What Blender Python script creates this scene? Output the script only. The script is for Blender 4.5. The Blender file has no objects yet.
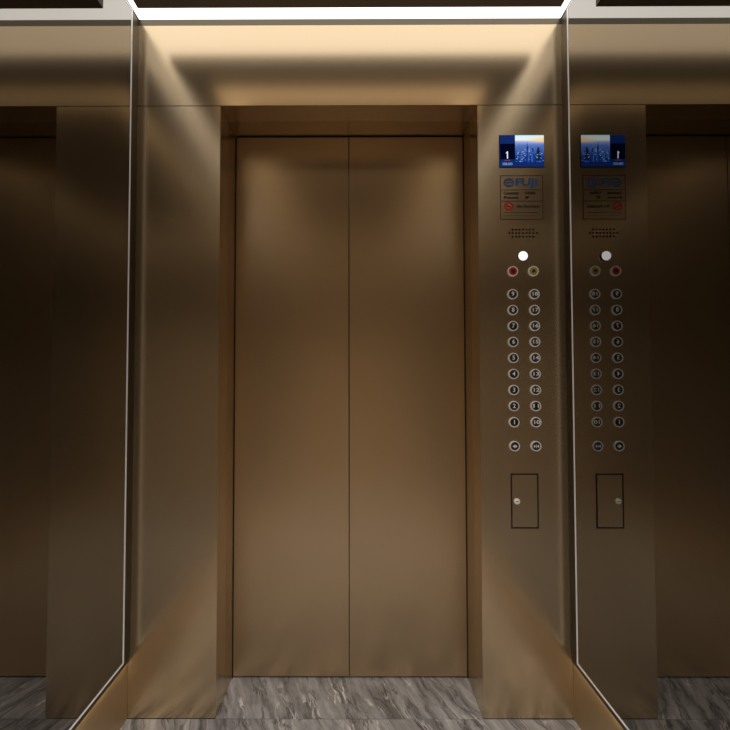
import bpy, bmesh, math, random
from mathutils import Matrix, Vector
C = bpy.context.scene.collection
R = math.radians

# ------------------------------------------------------------------ materials
def new_mat(name):
    m = bpy.data.materials.new(name); m.use_nodes = True
    nt = m.node_tree; nt.nodes.clear()
    out = nt.nodes.new('ShaderNodeOutputMaterial')
    return m, nt, out

def pbr(name, col, rough=.5, metal=0., aniso=0., emit=None, estr=0., spec=.5, coat=0.):
    m, nt, out = new_mat(name)
    b = nt.nodes.new('ShaderNodeBsdfPrincipled')
    b.inputs['Base Color'].default_value = (*col, 1)
    b.inputs['Roughness'].default_value = rough
    b.inputs['Metallic'].default_value = metal
    b.inputs['Specular IOR Level'].default_value = spec
    b.inputs['Coat Weight'].default_value = coat
    if emit:
        b.inputs['Emission Color'].default_value = (*emit, 1)
        b.inputs['Emission Strength'].default_value = estr
    nt.links.new(b.outputs[0], out.inputs[0])
    return m

def brushed(name, col, rough, var=.02, tint=None, diffuse=.0):
    """satin bronze sheet with a very fine vertical hairline grain"""
    m, nt, out = new_mat(name)
    L = nt.links.new
    b = nt.nodes.new('ShaderNodeBsdfPrincipled')
    b.inputs['Metallic'].default_value = 1 - diffuse
    tc = nt.nodes.new('ShaderNodeTexCoord')
    mp = nt.nodes.new('ShaderNodeMapping'); mp.inputs['Scale'].default_value = (420, 420, 3)
    n = nt.nodes.new('ShaderNodeTexNoise'); n.inputs['Scale'].default_value = 1; n.inputs['Detail'].default_value = 3
    L(tc.outputs['Object'], mp.inputs[0]); L(mp.outputs[0], n.inputs['Vector'])
    n2 = nt.nodes.new('ShaderNodeTexNoise'); n2.inputs['Scale'].default_value = 2.2; n2.inputs['Detail'].default_value = 2
    L(tc.outputs['Object'], n2.inputs['Vector'])
    cr = nt.nodes.new('ShaderNodeMix'); cr.data_type = 'RGBA'
    cr.inputs['A'].default_value = (*[c*(1-var) for c in col], 1)
    cr.inputs['B'].default_value = (*[c*(1+var) for c in (tint or col)], 1)
    ad = nt.nodes.new('ShaderNodeMath'); ad.operation = 'ADD'
    h = nt.nodes.new('ShaderNodeMath'); h.operation = 'MULTIPLY'; h.inputs[1].default_value = .5
    L(n.outputs['Fac'], ad.inputs[0]); L(n2.outputs['Fac'], ad.inputs[1]); L(ad.outputs[0], h.inputs[0])
    L(n.outputs['Fac'], cr.inputs['Factor']); L(cr.outputs['Result'], b.inputs['Base Color'])
    mr = nt.nodes.new('ShaderNodeMapRange'); mr.inputs['To Min'].default_value = rough*.99; mr.inputs['To Max'].default_value = rough*1.01
    L(n2.outputs['Fac'], mr.inputs['Value']); L(mr.outputs[0], b.inputs['Roughness'])
    L(b.outputs[0], out.inputs[0])
    return m

def marble(name, off):
    m, nt, out = new_mat(name)
    L = nt.links.new
    b = nt.nodes.new('ShaderNodeBsdfPrincipled')
    b.inputs['Roughness'].default_value = .28
    b.inputs['Specular IOR Level'].default_value = .4
    tc = nt.nodes.new('ShaderNodeTexCoord')
    mp = nt.nodes.new('ShaderNodeMapping')
    mp.inputs['Location'].default_value = off
    mp.inputs['Rotation'].default_value = (0, 0, R(-24))
    L(tc.outputs['Object'], mp.inputs[0])
    st = nt.nodes.new('ShaderNodeMapping'); st.inputs['Scale'].default_value = (1, .16, 1)
    L(mp.outputs[0], st.inputs[0])
    # warp
    wn = nt.nodes.new('ShaderNodeTexNoise'); wn.inputs['Scale'].default_value = 5; wn.inputs['Detail'].default_value = 4
    L(mp.outputs[0], wn.inputs['Vector'])
    mx = nt.nodes.new('ShaderNodeVectorMath'); mx.operation = 'MULTIPLY_ADD'
    mx.inputs[1].default_value = (.055, .055, .055)
    L(wn.outputs['Color'], mx.inputs[0]); L(st.outputs[0], mx.inputs[2])
    # cloudy streaks
    n1 = nt.nodes.new('ShaderNodeTexNoise'); n1.inputs['Scale'].default_value = 26; n1.inputs['Detail'].default_value = 9; n1.inputs['Roughness'].default_value = .68
    L(mx.outputs[0], n1.inputs['Vector'])
    r1 = nt.nodes.new('ShaderNodeValToRGB')
    r1.color_ramp.elements[0].position = .36; r1.color_ramp.elements[0].color = (.115, .112, .119, 1)
    r1.color_ramp.elements[1].position = .66; r1.color_ramp.elements[1].color = (.44, .44, .46, 1)
    L(n1.outputs['Fac'], r1.inputs[0])
    def vein(scale, width, loc):
        ml = nt.nodes.new('ShaderNodeVectorMath'); ml.operation = 'ADD'; ml.inputs[1].default_value = loc
        L(mx.outputs[0], ml.inputs[0])
        n = nt.nodes.new('ShaderNodeTexNoise'); n.inputs['Scale'].default_value = scale; n.inputs['Detail'].default_value = 5; n.inputs['Roughness'].default_value = .6
        L(ml.outputs[0], n.inputs['Vector'])
        s = nt.nodes.new('ShaderNodeMath'); s.operation = 'SUBTRACT'; s.inputs[1].default_value = .5
        a = nt.nodes.new('ShaderNodeMath'); a.operation = 'ABSOLUTE'
        mr = nt.nodes.new('ShaderNodeMapRange'); mr.inputs['From Min'].default_value = 0; mr.inputs['From Max'].default_value = width
        mr.inputs['To Min'].default_value = 1; mr.inputs['To Max'].default_value = 0
        L(n.outputs['Fac'], s.inputs[0]); L(s.outputs[0], a.inputs[0]); L(a.outputs[0], mr.inputs['Value'])
        return mr.outputs[0]
    # break the veins up so they come and go
    bn = nt.nodes.new('ShaderNodeTexNoise'); bn.inputs['Scale'].default_value = 7; bn.inputs['Detail'].default_value = 3
    L(mp.outputs[0], bn.inputs['Vector'])
    br = nt.nodes.new('ShaderNodeMapRange'); br.inputs['From Min'].default_value = .48; br.inputs['From Max'].default_value = .62
    L(bn.outputs['Fac'], br.inputs['Value'])
    def mult(a, bb):
        mm = nt.nodes.new('ShaderNodeMath'); mm.operation = 'MULTIPLY'; L(a, mm.inputs[0])
        if isinstance(bb, float): mm.inputs[1].default_value = bb
        else: L(bb, mm.inputs[1])
        return mm.outputs[0]
    v1 = mult(mult(vein(8, .012, (3.1, 1.7, 0)), br.outputs[0]), .9)
    v2 = mult(vein(11, .016, (9.3, 4.1, 0)), .75)
    m1 = nt.nodes.new('ShaderNodeMix'); m1.data_type = 'RGBA'; m1.inputs['B'].default_value = (.04, .034, .032, 1)
    L(v2, m1.inputs['Factor']); L(r1.outputs[0], m1.inputs['A'])
    m2 = nt.nodes.new('ShaderNodeMix'); m2.data_type = 'RGBA'; m2.inputs['B'].default_value = (.74, .73, .73, 1)
    L(v1, m2.inputs['Factor']); L(m1.outputs['Result'], m2.inputs['A'])
    L(m2.outputs['Result'], b.inputs['Base Color'])
    L(b.outputs[0], out.inputs[0])
    return m

def emis(name, col, s):
    m, nt, out = new_mat(name)
    e = nt.nodes.new('ShaderNodeEmission'); e.inputs[0].default_value = (*col, 1); e.inputs[1].default_value = s
    nt.links.new(e.outputs[0], out.inputs[0]); return m

BRONZE = (.61, .48, .32)
M = dict(
    bronze=brushed('satin_bronze', BRONZE, .245, diffuse=.14),
    bronze_door=brushed('door_bronze', (.58, .43, .27), .31, diffuse=.17),
    bronze_dark=brushed('dark_bronze', (.13, .112, .085), .45),  # darker metal of the trims, carriers and side walls
    jamb=brushed('jamb_bronze', (.54, .41, .25), .28, diffuse=.08),
    rear=brushed('rear_bronze', (.60, .48, .34), .4, diffuse=.7),
    skirt=brushed('skirting_bronze', (.52, .39, .235), .36, diffuse=.30),
    mirror=pbr('tinted_mirror', (.285, .275, .26), .015, 1.),
    alu=pbr('satin_aluminium', (.92, .91, .89), .45, .0, emit=(1, .98, .95), estr=.10),  # slight glow mixed into the metal so the edging looks brighter
    chrome=pbr('button_chrome', (.85, .83, .81), .35, .25, emit=(.9, .88, .85), estr=.10),  # rings brightened by a little emission in the material
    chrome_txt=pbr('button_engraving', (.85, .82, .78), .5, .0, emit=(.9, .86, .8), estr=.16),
    cap=pbr('button_cap_black', (.020, .016, .013), .3),
    red=pbr('red_lens', (.30, .02, .015), .3, emit=(.6, .03, .02), estr=.12),
    yellow=pbr('yellow_lens', (.35, .27, .04), .3, emit=(.5, .4, .06), estr=.10),
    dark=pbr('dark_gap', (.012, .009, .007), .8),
    groove=pbr('groove_brown', (.030, .014, .008), .7),
    panel=pbr('ceiling_panel_brown', (.22, .17, .12), .4, .0),
    cove=emis('cove_diffuser', (1., .955, .89), 1.75),
    soft=emis('panel_diffuser', (1., .76, .50), .9),
    led=emis('led_warm', (1., .80, .50), 30.),
    lamp=emis('lamp_white', (1., .99, .97), 1.15),
    white=pbr('plain_white', (.7, .7, .68), .8),
    marble=marble('grey_marble', (0, 0, 0)),
    marble2=marble('grey_marble_sill', (1.37, .42, 0)),
    ink_dark=pbr('ink_dark', (.022, .014, .010), .6),
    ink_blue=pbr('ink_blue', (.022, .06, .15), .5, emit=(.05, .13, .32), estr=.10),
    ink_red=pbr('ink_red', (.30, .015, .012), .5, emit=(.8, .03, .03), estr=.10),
    plate=brushed('plate_bronze', (.56, .445, .30), .27, diffuse=.12),
    navy=emis('screen_navy', (.006, .022, .13), 1.),
    black_blue=emis('screen_black', (.001, .002, .012), 1.),
    px_white=emis('screen_white', (.80, .88, 1.), .9),
    px_red=emis('screen_red', (.5, .05, .08), .6),
    px_cyan=emis('screen_cyan', (.25, .5, .75), .8),
    bld1=emis('screen_tower_blue', (.012, .04, .22), 1.),
    bld2=emis('screen_tower_mid', (.05, .12, .42), 1.),
    bld3=emis('screen_tower_dark', (.012, .016, .06), 1.),
    bezel=pbr('bezel_black', (.01, .01, .012), .3),
)

def screen_mat():
    m, nt, out = new_mat('screen_city')
    L = nt.links.new
    e = nt.nodes.new('ShaderNodeEmission')
    tc = nt.nodes.new('ShaderNodeTexCoord'); sp = nt.nodes.new('ShaderNodeSeparateXYZ')
    L(tc.outputs['Generated'], sp.inputs[0])
    ra = nt.nodes.new('ShaderNodeValToRGB')
    els = ra.color_ramp.elements
    els[0].position = 0; els[0].color = (.004, .02, .16, 1)
    els[1].position = 1; els[1].color = (.50, .78, .90, 1)
    for p, c in ((.16, (.006, .03, .20)), (.35, (.03, .09, .34)), (.62, (.09, .17, .50)), (.74, (.30, .38, .70)), (.82, (.85, .85, .80)), (.92, (.75, .95, .98))):
        x = els.new(p); x.color = (*c, 1)
    L(sp.outputs['Z'], ra.inputs[0])
    # sunset warm side
    wm = nt.nodes.new('ShaderNodeMix'); wm.data_type = 'RGBA'; wm.inputs['B'].default_value = (.95, .62, .22, 1)
    w1 = nt.nodes.new('ShaderNodeMapRange'); w1.inputs['From Min'].default_value = .35; w1.inputs['From Max'].default_value = 1.
    L(sp.outputs['X'], w1.inputs['Value'])
    w2 = nt.nodes.new('ShaderNodeMapRange'); w2.inputs['From Min'].default_value = .70; w2.inputs['From Max'].default_value = .78
    L(sp.outputs['Z'], w2.inputs['Value'])
    w3 = nt.nodes.new('ShaderNodeMapRange'); w3.inputs['From Min'].default_value = 1.; w3.inputs['From Max'].default_value = .82
    L(sp.outputs['Z'], w3.inputs['Value'])
    a = nt.nodes.new('ShaderNodeMath'); a.operation = 'MULTIPLY'; b = nt.nodes.new('ShaderNodeMath'); b.operation = 'MULTIPLY'
    L(w1.outputs[0], a.inputs[0]); L(w2.outputs[0], a.inputs[1]); L(a.outputs[0], b.inputs[0]); L(w3.outputs[0], b.inputs[1])
    L(b.outputs[0], wm.inputs['Factor']); L(ra.outputs[0], wm.inputs['A'])
    # city lights
    vo = nt.nodes.new('ShaderNodeTexVoronoi'); vo.inputs['Scale'].default_value = 95
    L(tc.outputs['Object'], vo.inputs['Vector'])
    lt = nt.nodes.new('ShaderNodeMapRange'); lt.inputs['From Min'].default_value = .35; lt.inputs['From Max'].default_value = .05
    L(vo.outputs['Distance'], lt.inputs['Value'])
    z1 = nt.nodes.new('ShaderNodeMapRange'); z1.inputs['From Min'].default_value = .66; z1.inputs['From Max'].default_value = .50
    L(sp.outputs['Z'], z1.inputs['Value'])
    z2 = nt.nodes.new('ShaderNodeMapRange'); z2.inputs['From Min'].default_value = .12; z2.inputs['From Max'].default_value = .3
    L(sp.outputs['Z'], z2.inputs['Value'])
    nn = nt.nodes.new('ShaderNodeTexNoise'); nn.inputs['Scale'].default_value = 60
    L(tc.outputs['Object'], nn.inputs['Vector'])
    nr = nt.nodes.new('ShaderNodeMapRange'); nr.inputs['From Min'].default_value = .45; nr.inputs['From Max'].default_value = .65
    L(nn.outputs['Fac'], nr.inputs['Value'])
    cur = lt.outputs[0]
    for o in (z1, z2, nr):
        k = nt.nodes.new('ShaderNodeMath'); k.operation = 'MULTIPLY'; L(cur, k.inputs[0]); L(o.outputs[0], k.inputs[1]); cur = k.outputs[0]
    lm = nt.nodes.new('ShaderNodeMix'); lm.data_type = 'RGBA'; lm.inputs['B'].default_value = (.75, .75, .85, 1)
    L(cur, lm.inputs['Factor']); L(wm.outputs['Result'], lm.inputs['A'])
    L(lm.outputs['Result'], e.inputs[0]); L(e.outputs[0], out.inputs[0])
    return m
M['city'] = screen_mat()

# ------------------------------------------------------------------ helpers
class MB:
    def __init__(s): s.bm = bmesh.new()
    def box(s, x0, x1, y0, y1, z0, z1, bev=0):
        g = bmesh.ops.create_cube(s.bm, size=1, matrix=Matrix.Translation(((x0+x1)/2, (y0+y1)/2, (z0+z1)/2)) @ Matrix.Diagonal((x1-x0, y1-y0, z1-z0, 1)))
        if bev:
            es = list({e for v in g['verts'] for e in v.link_edges})
            bmesh.ops.bevel(s.bm, geom=es, offset=bev, segments=2, affect='EDGES', profile=.5)
        return s
    def lathe(s, prof, cx=0, cz=0, n=40):
        """profile of (radius, y) revolved about the local -Y axis (sticks out of the wall)"""
        rings = []
        for r, y in prof:
            if r < 1e-6: rings.append([s.bm.verts.new((cx, y, cz))])
            else: rings.append([s.bm.verts.new((cx+r*math.cos(2*math.pi*i/n), y, cz+r*math.sin(2*math.pi*i/n))) for i in range(n)])
        for a, b in zip(rings, rings[1:]):
            for i in range(n):
                j = (i+1) % n
                if len(a) == 1 and len(b) == 1: continue
                if len(a) == 1: f = (a[0], b[j], b[i])
                elif len(b) == 1: f = (a[i], a[j], b[0])
                else: f = (a[i], a[j], b[j], b[i])
                s.bm.faces.new(f)
        return s
    def poly(s, pts, y, d=.0006):
        """flat outline in the XZ plane, extruded d towards the wall"""
        a = [s.bm.verts.new((x, y, z)) for x, z in pts]; b = [s.bm.verts.new((x, y+d, z)) for x, z in pts]
        s.bm.faces.new(a); s.bm.faces.new(b[::-1])
        for i in range(len(a)):
            j = (i+1) % len(a); s.bm.faces.new((a[j], a[i], b[i], b[j]))
        return s
    def text(s, txt, x, z, size, y=0, ext=.0003, ax='CENTER', ay='CENTER', width=None, bold=0.):
        cu = bpy.data.curves.new('t', 'FONT'); cu.body = txt; cu.size = size; cu.extrude = ext
        cu.align_x = ax; cu.align_y = ay; cu.offset = bold
        o = bpy.data.objects.new('t', cu); C.objects.link(o)
        bpy.context.view_layer.update()
        me = o.evaluated_get(bpy.context.evaluated_depsgraph_get()).to_mesh()
        w = max(v.co.x for v in me.vertices) - min(v.co.x for v in me.vertices)
        sx = width/w if width else 1
        T = Matrix.Translation((x, y, z)) @ Matrix.Rotation(R(90), 4, 'X') @ Matrix.Diagonal((sx, 1, 1, 1))
        t = bmesh.new(); t.from_mesh(me); t.transform(T)
        tmp = bpy.data.meshes.new('t'); t.to_mesh(tmp); t.free(); s.bm.from_mesh(tmp)
        o.evaluated_get(bpy.context.evaluated_depsgraph_get()).to_mesh_clear()
        bpy.data.objects.remove(o); bpy.data.curves.remove(cu); bpy.data.meshes.remove(tmp)
        return s
    def build(s, name, mat, parent=None, smooth=False):
        bmesh.ops.recalc_face_normals(s.bm, faces=s.bm.faces[:])
        me = bpy.data.meshes.new(name); s.bm.to_mesh(me); s.bm.free()
        me.materials.append(mat)
        if smooth:
            for p in me.polygons: p.use_smooth = True
            me.set_sharp_from_angle(angle=R(40))
        o = bpy.data.objects.new(name, me); C.objects.link(o); o.parent = parent
        return o

def tag(o, label=None, cat=None, group=None, kind=None):
    for k, v in (('label', label), ('category', cat), ('group', group), ('kind', kind)):
        if v: o[k] = v
    return o
def thing(name, label, cat, loc=(0, 0, 0), group=None):
    o = bpy.data.objects.new(name, None); C.objects.link(o); o.location = loc; o.empty_display_size = .05
    return tag(o, label, cat, group)
def copy_thing(o, loc, label):
    c = o.copy(); C.objects.link(c); c.location = loc; c['label'] = label
    for ch in o.children:
        d = ch.copy(); C.objects.link(d); d.parent = c
    return c
def struct(o, label, cat): return tag(o, label, cat, kind='structure')

# ------------------------------------------------------------------ dimensions (metres)
W = .743        # half width of the cabin between the mirrored faces
WB = .753       # half width at the skirting
L = 2.15        # cabin depth; front wall at y = 0
OL, OR_, H = -.4526, .4468, 2.10
RD = .1836      # depth of the doorway
HC = 2.411

# ------------------------------------------------------------------ the setting
struct(MB().box(-.9, .9, -L-.1, 0, -.05, 0).build('floor', M['marble']), 'grey veined marble floor of the cabin', 'floor')
struct(MB().box(OL-.15, OR_+.15, 0.0015, RD+.12, -.05, 0).build('trim_1', M['marble2']), 'grey veined marble threshold slab in the doorway', 'threshold')
struct(MB().box(-.9, .9, -L-.1, RD+.15, HC+.035, HC+.10).build('ceiling', M['white']), 'plain ceiling above the hanging panel', 'ceiling')

wf = MB().box(-.80, .80, 0, .09, H+.0025, HC-.022).build('wall_front', M['bronze'])
struct(wf, 'satin bronze front wall of the elevator with header and door reveal', 'wall')
MB().box(-.80, OL, 0, .09, .003, H).build('return_panel', M['bronze'], wf)
MB().box(OR_, .80, 0, .09, .003, H).build('return_panel', M['bronze'], wf)
MB().box(OL-.03, OL, .0901, RD+.03, .003, H).build('jamb', M['jamb'], wf)
MB().box(OR_, OR_+.03, .0901, RD+.03, .003, H).build('jamb', M['jamb'], wf)
MB().box(OL-.03, OR_+.03, .0901, RD+.03, H+.0025, H+.04).build('lintel', M['jamb'], wf)
g = MB()                                  # shade of the gap round the doors, drawn as dark strips
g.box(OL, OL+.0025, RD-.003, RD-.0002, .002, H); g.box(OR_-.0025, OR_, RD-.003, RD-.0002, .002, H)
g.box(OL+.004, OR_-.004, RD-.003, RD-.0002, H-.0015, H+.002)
g.build('gap_shade', M['dark'], wf)
b = MB()                                  # dark backing seen only in the hairline joints
b.box(-.80, OL-.002, .0015, .085, 0, .0032); b.box(OR_+.002, .80, .0015, .085, 0, .0032)
b.box(-.80, OL-.002, .002, .085, H-.001, H+.004); b.box(OR_+.002, .80, .002, .085, H-.001, H+.004)
b.build('joint', M['dark'], wf)
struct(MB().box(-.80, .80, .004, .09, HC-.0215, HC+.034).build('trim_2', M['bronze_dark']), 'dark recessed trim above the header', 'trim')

DX = -.0055
for nm, x0, x1, lb in (('door_1', OL-.02, DX-.0012, 'left satin bronze sliding elevator door panel'),
                       ('door_2', DX+.0012, OR_+.02, 'right satin bronze sliding elevator door panel')):
    struct(MB().box(x0, x1, RD, RD+.028, .006, H+.02, .0012).build(nm, M['bronze_door']), lb, 'door')
struct(MB().box(OL-.1, OR_+.1, RD+.031, RD+.05, 0, H+.1).build('trim_3', M['dark']), 'dark shaft seen through the hairline between the doors', 'trim')

for s, side in ((-1, 'left'), (1, 'right')):
    def sb(x0, x1, *a): return MB().box(min(s*x0, s*x1), max(s*x0, s*x1), *a)
    struct(sb(WB, WB+.06, -L-.05, .0, .0, HC+.03).build('wall_'+side, M['bronze_dark']), side+' wall behind the mirror', 'wall')
    struct(sb(WB-.001, WB-.0001, -L, -.001, .001, .2045).build('baseboard_'+side, M['skirt']), side+' bronze skirting lit from above', 'baseboard')
    # dark carrier board: shows as a narrow band round the mirror
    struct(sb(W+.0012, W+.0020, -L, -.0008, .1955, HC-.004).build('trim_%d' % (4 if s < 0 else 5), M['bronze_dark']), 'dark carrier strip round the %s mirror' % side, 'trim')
    m = thing('wall_mirror', ('dark tinted full height mirror on the left wall, edged in pale metal' if s < 0 else
              'dark tinted full height mirror on the right wall beside the button panel, reflecting the screen'), 'mirror', (s*W, -.045, .214))
    def mb(x0, x1, *a): return MB().box(min(s*x0, s*x1), max(s*x0, s*x1), *a)
    Lm = L-.09; Hm = HC-.008-.214
    mb(-.0028, .001, -Lm+.004, -.004, .004, Hm-.004).build('glass', M['mirror'], m)
    fr = mb(-.0034, .0012, -.0072, 0, 0, Hm); 
    for a in ((-Lm, -.0072, 0, .0065), (-Lm, -.0072, Hm-.0055, Hm), (-Lm, -Lm+.0055, .0065, Hm-.0055)):
        x0, x1 = sorted((s*-.0034, s*.0012)); fr.box(x0, x1, *a)
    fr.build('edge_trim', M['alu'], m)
    ls = mb(.0022, .0048, -L+.065, .043, -.0165, -.0145).build('light_strip', M['led'], m)
    ls['label'] = 'warm led strip along the underside of the mirror'
struct(MB().box(-.80, .80, -L-.06, -L, 0, HC+.03).build('wall_back', M['rear']), 'bronze rear wall behind the camera', 'wall')

# ------------------------------------------------------------------ ceiling light and hanging panel
def ring(mb, x0, x1, y0, y1, wx, wy, z0, z1):
    mb.box(x0, x1, y1-wy, y1, z0, z1); mb.box(x0, x1, y0, y0+wy, z0, z1)
    mb.box(x0, x0+wx, y0+wy, y1-wy, z0, z1); mb.box(x1-wx, x1, y0+wy, y1-wy, z0, z1); return mb
cl = thing('cove_light', 'white glowing strip light around the edge of the elevator ceiling', 'light', (0, 0, HC))
ring(MB(), -.7415, .7415, -L+.001, -.0005, .20, .22, 0, .02).build('diffuser', M['cove'], cl)
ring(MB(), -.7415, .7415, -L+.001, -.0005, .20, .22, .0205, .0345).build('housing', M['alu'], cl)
PZ, PY, PX = 2.345, .115, .684
cp = thing('ceiling_panel', 'dark brown ceiling panel hanging below the white strip light', 'ceiling panel', (0, 0, PZ))
ring(MB(), -PX, PX, -L+.115, -PY, .12, .135, 0, .03).build('board', M['panel'], cp)
ring(MB(), -PX+.12, PX-.12, -L+.25, -PY-.135, .11, .115, .006, .03).build('diffuser', M['soft'], cp)
MB().box(-PX+.23, PX-.23, -L+.365, -PY-.25, 0, .03).build('centre_board', M['panel'], cp)
hm = MB()
for x in (-.5, .5):
    for y in (-.3, -1.8): hm.box(x-.01, x+.01, y-.01, y+.01, .03, HC+.036-PZ)
hm.build('hanger', M['alu'], cp)

# ------------------------------------------------------------------ display screen
sx, sz, sw, sh = .5991, 1.9360, .1560, .1140
d = thing('display_screen', 'blue lit floor display screen showing 1 beside a city skyline at dusk', 'screen', (sx, 0, sz))
MB().box(-sw/2, sw/2, -.003, .0005, -sh/2, sh/2, .0008).build('bezel', M['bezel'], d)
iw, ih = sw/2-.0015, sh/2-.0015
MB().box(-iw, iw, -.0035, -.003, -ih, ih).build('screen_background', M['navy'], d)
px0 = -iw+.053
MB().box(px0, iw, -.0040, -.0035, -ih+.016, ih).build('city_picture', M['city'], d)
MB().box(-iw+.001, px0-.001, -.0040, -.0035, -ih+.026, ih-.030).build('side_field', M['black_blue'], d)
random.seed(4)
t = MB(); t2 = MB(); t3 = MB()
base = -ih+.016
span = iw-px0
for i in range(15):
    x = px0+.003+random.random()*(span-.012); w = .0025+random.random()*.004; h = .022+random.random()*.032
    (t if i % 2 else t2).box(x, x+w, -.0043 if i % 2 else -.0044, -.0040, base, base+h)
tx = px0+span*.42
t.poly([(tx-.003, base), (tx-.003, base+.05), (tx-.0012, base+.058), (tx, base+.072), (tx+.0012, base+.058), (tx+.003, base+.05), (tx+.003, base)], -.0046)
for i in range(7):
    x = px0+span*.70+random.random()*span*.22; t3.box(x, x+.006, -.0045, -.0040, base+.004, base+.03+random.random()*.022)
t.build('skyline', M['bld1'], d); t2.build('skyline', M['bld2'], d); t3.build('skyline', M['bld3'], d)
l = MB()
for i in range(34):
    x = px0+.004+random.random()*(span-.008); z = base+random.random()*.04; r = .0006+random.random()*.0009
    l.box(x-r*1.5, x+r*1.5, -.0050, -.0047, z-r, z+r)
l.build('city_lights', M['px_cyan'], d)
cx = (-iw+px0)/2-.001
MB().poly([(cx-.0016, -.027), (cx-.0016, -.0075), (cx-.0048, -.0098), (cx-.0048, -.0065), (cx-.0008, -.0020), (cx+.0022, -.0020), (cx+.0022, -.027)], -.0046).build('digit', M['px_white'], d)
MB().box(cx-.010, cx+.010, -.0044, -.0040, -.0345, -.0325).build('underline', M['px_red'], d)
MB().text('08:00', cx, -.0465, .0125, y=-.0043, width=.034).build('clock_text', M['px_cyan'], d)

# ------------------------------------------------------------------ capacity plate
p = thing('capacity_plate', 'engraved bronze capacity plate with blue lettering and red no smoking sign under the screen', 'sign', (.5970, 0, 1.7735))
pw, ph = .0740, .0775
MB().box(-pw, pw, -.0010, .0004, -ph, ph, .0003).build('plate', M['plate'], p)
f = MB(); lw = .0009; y0, y1 = -.00135, -.0010
f.box(-pw, pw, y0, y1, ph-2*lw, ph); f.box(-pw, pw, y0, y1, -ph, -ph+2*lw)
f.box(-pw, -pw+2*lw, y0, y1, -ph+2*lw, ph-2*lw); f.box(pw-2*lw, pw, y0, y1, -ph+2*lw, ph-2*lw)
f.box(-pw+2*lw, pw-2*lw, y0, y1, .0265-lw, .0265+lw); f.box(-pw+2*lw, pw-2*lw, y0, y1, -.0130-lw, -.0130+lw)
f.build('border', M['groove'], p)
T = -.0014
MB().text('FUJI', .0175, .0520, .0345, y=T, width=.076, bold=.0013).build('brand_lettering', M['ink_blue'], p)
g = MB(); gx, gz = -.0435, .0520
def arc(r, w, a0, a1, sxx=1, n=40):
    for i in range(n):
        a, b_ = a0+(a1-a0)*i/n, a0+(a1-a0)*(i+1)/n
        g.poly([(gx+sxx*(r-w)*math.cos(a), gz+(r-w)*math.sin(a)), (gx+sxx*r*math.cos(a), gz+r*math.sin(a)),
                (gx+sxx*r*math.cos(b_), gz+r*math.sin(b_)), (gx+sxx*(r-w)*math.cos(b_), gz+(r-w)*math.sin(b_))], T-.0002, .0005)
arc(.0155, .0036, 0, 2*math.pi, 1.2); arc(.0155, .0050, 0, 2*math.pi, .58)
g.box(gx-.0014, gx+.0014, T-.0004, T+.0004, gz-.0135, gz+.0135); g.box(gx-.016, gx+.016, T-.0004, T+.0004, gz-.0013, gz+.0013)
g.build('globe_emblem', M['ink_blue'], p)
tt = MB()
tt.text('Capacity', -.0620, .0150, .0125, y=T, ax='LEFT', width=.053, bold=.0004); tt.text('630kg', .0110, .0150, .0125, y=T, ax='LEFT', width=.037, bold=.0004)
tt.text('Persons', -.0620, -.0005, .0125, y=T, ax='LEFT', width=.050, bold=.0004); tt.text('8P', .0130, -.0005, .0125, y=T, ax='LEFT', bold=.0004)
tt.text('No Smoking', .0215, -.0315, .0135, y=T, width=.077, bold=.0004)
tt.box(-.060, .0560, T, T+.0004, -.0535, -.0523); tt.box(-.060, .0560, T, T+.0004, -.0640, -.0634)
tt.build('engraved_text', M['ink_dark'], p)
g = MB(); gx, gz = -.0450, -.0315
arc(.0155, .0050, 0, 2*math.pi, 1.1)
g.poly([(gx-.0125, gz+.0085), (gx-.0100, gz+.0110), (gx+.0125, gz-.0085), (gx+.0100, gz-.0110)], T-.0004, .0006)
g.box(gx-.010, gx+.008, T-.0001, T+.0004, gz-.0022, gz+.0022); g.box(gx+.0035, gx+.0050, T-.0001, T+.0004, gz+.0032, gz+.0085)
g.build('no_smoking_icon', M['ink_red'], p)

# ------------------------------------------------------------------ speaker grille
g = MB()
for row, n in ((1, 7), (0, 9), (-1, 7)):
    for i in range(n): g.lathe([(.0035, .0003), (.0035, -.0004), (0, -.0004)], (i-(n-1)/2)*.0119, row*.0122, 16)
sg = g.build('speaker_grille', M['dark']); sg.location = (.6008, 0, 1.6487)
tag(sg, 'three rows of small dark speaker holes in the bronze wall, above the white lamp', 'speaker')

# ------------------------------------------------------------------ lamp
la = thing('indicator_lamp', 'round white lit indicator lamp above the red and yellow buttons', 'lamp', (.5970, 0, 1.5670))
MB().lathe([(.0172, .0005), (.0168, -.006), (.0160, -.007)]).build('rim', M['cap'], la, True)
MB().lathe([(.0158, -.005), (.0158, -.0085), (.0145, -.0105), (0, -.0110)]).build('lens', M['lamp'], la, True)

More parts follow.
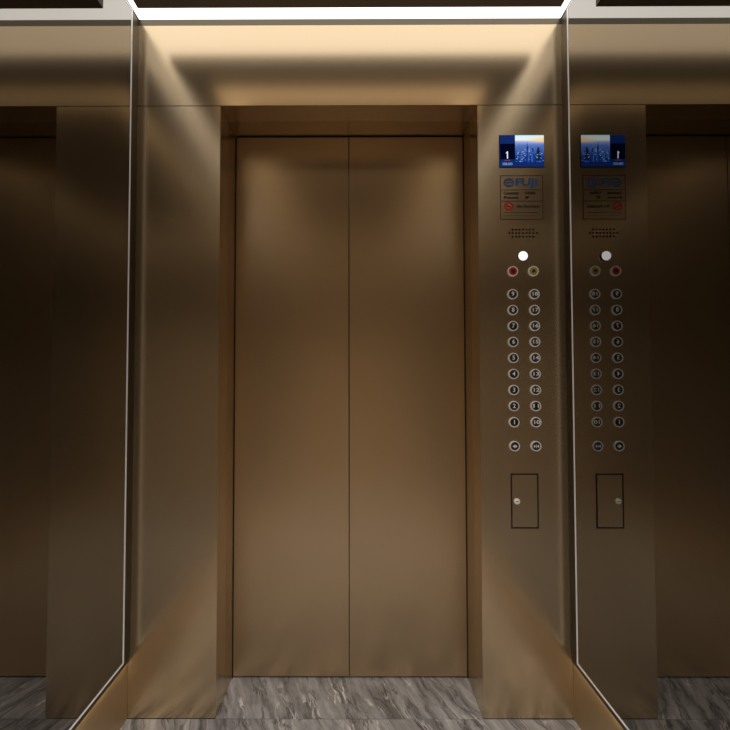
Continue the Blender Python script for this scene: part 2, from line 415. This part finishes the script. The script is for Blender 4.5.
# ------------------------------------------------------------------ buttons
random.seed(2)
def ring_mesh(): return MB().lathe([(.0176, .0005), (.0176, -.0050), (.0171, -.0062), (.0160, -.0066), (.0148, -.0062), (.0141, -.0050), (.0138, -.0030)])
def cap_mesh(): return MB().lathe([(.0140, .0005), (.0140, -.0040), (.0125, -.0052), (0, -.0055)])
proto_parts = {}
def button(name, label, x, z, glyph, capmat, glyphmat, group):
    if 'ring' not in proto_parts:
        t = thing(name, label, 'button', (x, 0, z), group)
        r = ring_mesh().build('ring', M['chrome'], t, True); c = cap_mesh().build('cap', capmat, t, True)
        proto_parts['ring'] = r; proto_parts['cap'] = c
    else:
        t = thing(name, label, 'button', (x, 0, z), group)
        r = proto_parts['ring'].copy(); C.objects.link(r); r.parent = t
        c = proto_parts['cap'].copy(); C.objects.link(c); c.parent = t
        if capmat is not M['cap']:
            c.data = c.data.copy(); c.data.materials[0] = capmat
    glyph().build('number' if group else 'symbol', glyphmat, t)
    return t
XL, XR, ZT, DZ = .5615, .6362, 1.4355, .0550
def numtxt(n):
    return lambda: MB().text(str(n), 0, 0, .0200 if n < 10 else .0175, y=-.0058, bold=.0003, width=(.0190 if n > 9 else None))
for i in range(9):
    for col, n, x in ((0, 9-i, XL), (1, 18-i, XR)):
        button('floor_button', 'round chrome ringed floor button numbered %d, in the %s column' % (n, 'right' if col else 'left'),
               x, ZT-DZ*i, numtxt(n), M['cap'], M['chrome_txt'], 'numbered floor buttons in two columns')
def tri(m, x, dirn, h=.0052, w=.0062):
    m.poly([(x, h), (x, -h), (x+dirn*w, 0)], -.0060, .0006)
def g_open():
    m = MB(); tri(m, -.0018, -1); tri(m, .0018, 1); m.box(-.0007, .0007, -.0060, -.0054, -.0062, .0062); return m
def g_close():
    m = MB(); tri(m, -.0082, 1); tri(m, .0082, -1); m.box(-.0007, .0007, -.0060, -.0054, -.0062, .0062); return m
ZB = .9140
button('door_button', 'round chrome ringed door open button with outward arrows, bottom left of the buttons', XL+.0008, ZB, g_open, M['cap'], M['chrome_txt'], None)
button('door_button', 'round chrome ringed door close button with inward arrows, bottom right of the buttons', XR-.0012, ZB, g_close, M['cap'], M['chrome_txt'], None)
def g_phone():
    m = MB(); m.poly([(-.0075, .0030), (-.0050, .0055), (.0050, .0055), (.0075, .0030), (.0072, .0005), (.0045, .0005), (.0040, .0025), (-.0040, .0025), (-.0045, .0005), (-.0072, .0005)], -.0060, .0006)
    m.poly([(-.0035, .0010), (.0035, .0010), (.0055, -.0055), (-.0055, -.0055)], -.0060, .0006); return m
def g_bell():
    m = MB(); m.poly([(-.0072, -.0040), (-.0050, -.0020), (-.0046, .0030), (-.0022, .0058), (.0022, .0058), (.0046, .0030), (.0050, -.0020), (.0072, -.0040)], -.0060, .0006)
    m.poly([(-.0018, -.0048), (.0018, -.0048), (.0010, -.0068), (-.0010, -.0068)], -.0060, .0006); return m
button('intercom_button', 'round red intercom button with a chrome ring, left under the white lamp', .5630, 1.5150, g_phone, M['red'], M['ink_dark'], None)
button('alarm_button', 'round yellow alarm bell button with a chrome ring, right under the white lamp', .6340, 1.5155, g_bell, M['yellow'], M['ink_dark'], None)

# ------------------------------------------------------------------ service hatch
h = thing('service_hatch', 'small upright bronze service hatch with dark outline and lock below the buttons', 'hatch', (.5953, 0, .7278))
hw, hh = .0473, .0930
f = MB(); gw = .0050
f.box(-hw, hw, -.0008, .0003, hh-gw, hh); f.box(-hw, hw, -.0008, .0003, -hh, -hh+gw)
f.box(-hw, -hw+gw, -.0008, .0003, -hh+gw, hh-gw); f.box(hw-gw, hw, -.0008, .0003, -hh+gw, hh-gw)
f.build('frame', M['groove'], h)
dr = MB().box(-hw+gw, hw-gw, -.0006, .0003, -hh+gw, hh-gw).build('door', M['bronze'], h)
lk = MB().lathe([(.0098, 0), (.0098, -.0040), (.0088, -.0052), (.0060, -.0056), (0, -.0056)], -.0269, -.0009, 32).build('lock', M['alu'], dr, True)
MB().box(-.0269-.0042, -.0269+.0042, -.0060, -.0055, -.0009-.0012, -.0009+.0012).build('key_slot', M['dark'], dr)

# ------------------------------------------------------------------ camera
cam = bpy.data.cameras.new('camera'); co = bpy.data.objects.new('camera', cam); C.objects.link(co)
f_px, cx_px, cX, cZ, cD, pitch, yaw, roll = 402.26, 353.67, .0167, 1.1554, 1.3842, .0264, .0027, .0012
cam.sensor_width = 36; cam.sensor_fit = 'HORIZONTAL'; cam.lens = 36*f_px/730
cam.shift_x = (365-cx_px)/730; cam.clip_start = .01
co.matrix_world = (Matrix.Translation((cX, -cD, cZ)) @ Matrix.Rotation(yaw, 4, 'Z') @ Matrix.Rotation(pitch, 4, 'X')
                   @ Matrix.Rotation(roll, 4, 'Y') @ Matrix.Rotation(R(90), 4, 'X'))
bpy.context.scene.camera = co

# ------------------------------------------------------------------ light
for i, (x, y) in enumerate([(a, b) for a in (-.32, .32) for b in (-.90, -1.28, -1.62)]):  # unseen spots added below the hanging panel to fill the cabin
    l = bpy.data.lights.new('fill_spot', 'SPOT'); l.energy = 60; l.spot_size = R(98); l.spot_blend = 1.; l.shadow_soft_size = .12
    l.color = (1., .93, .84)
    o = bpy.data.objects.new('fill_spot', l); C.objects.link(o); o.location = (x, y, PZ-.01)
w = bpy.data.worlds.new('world'); bpy.context.scene.world = w; w.use_nodes = True
w.node_tree.nodes['Background'].inputs[0].default_value = (.02, .016, .012, 1)
w.node_tree.nodes['Background'].inputs[1].default_value = .5
vs = bpy.context.scene.view_settings
vs.view_transform = 'Standard'; vs.look = 'None'; vs.exposure = 0; vs.gamma = 1
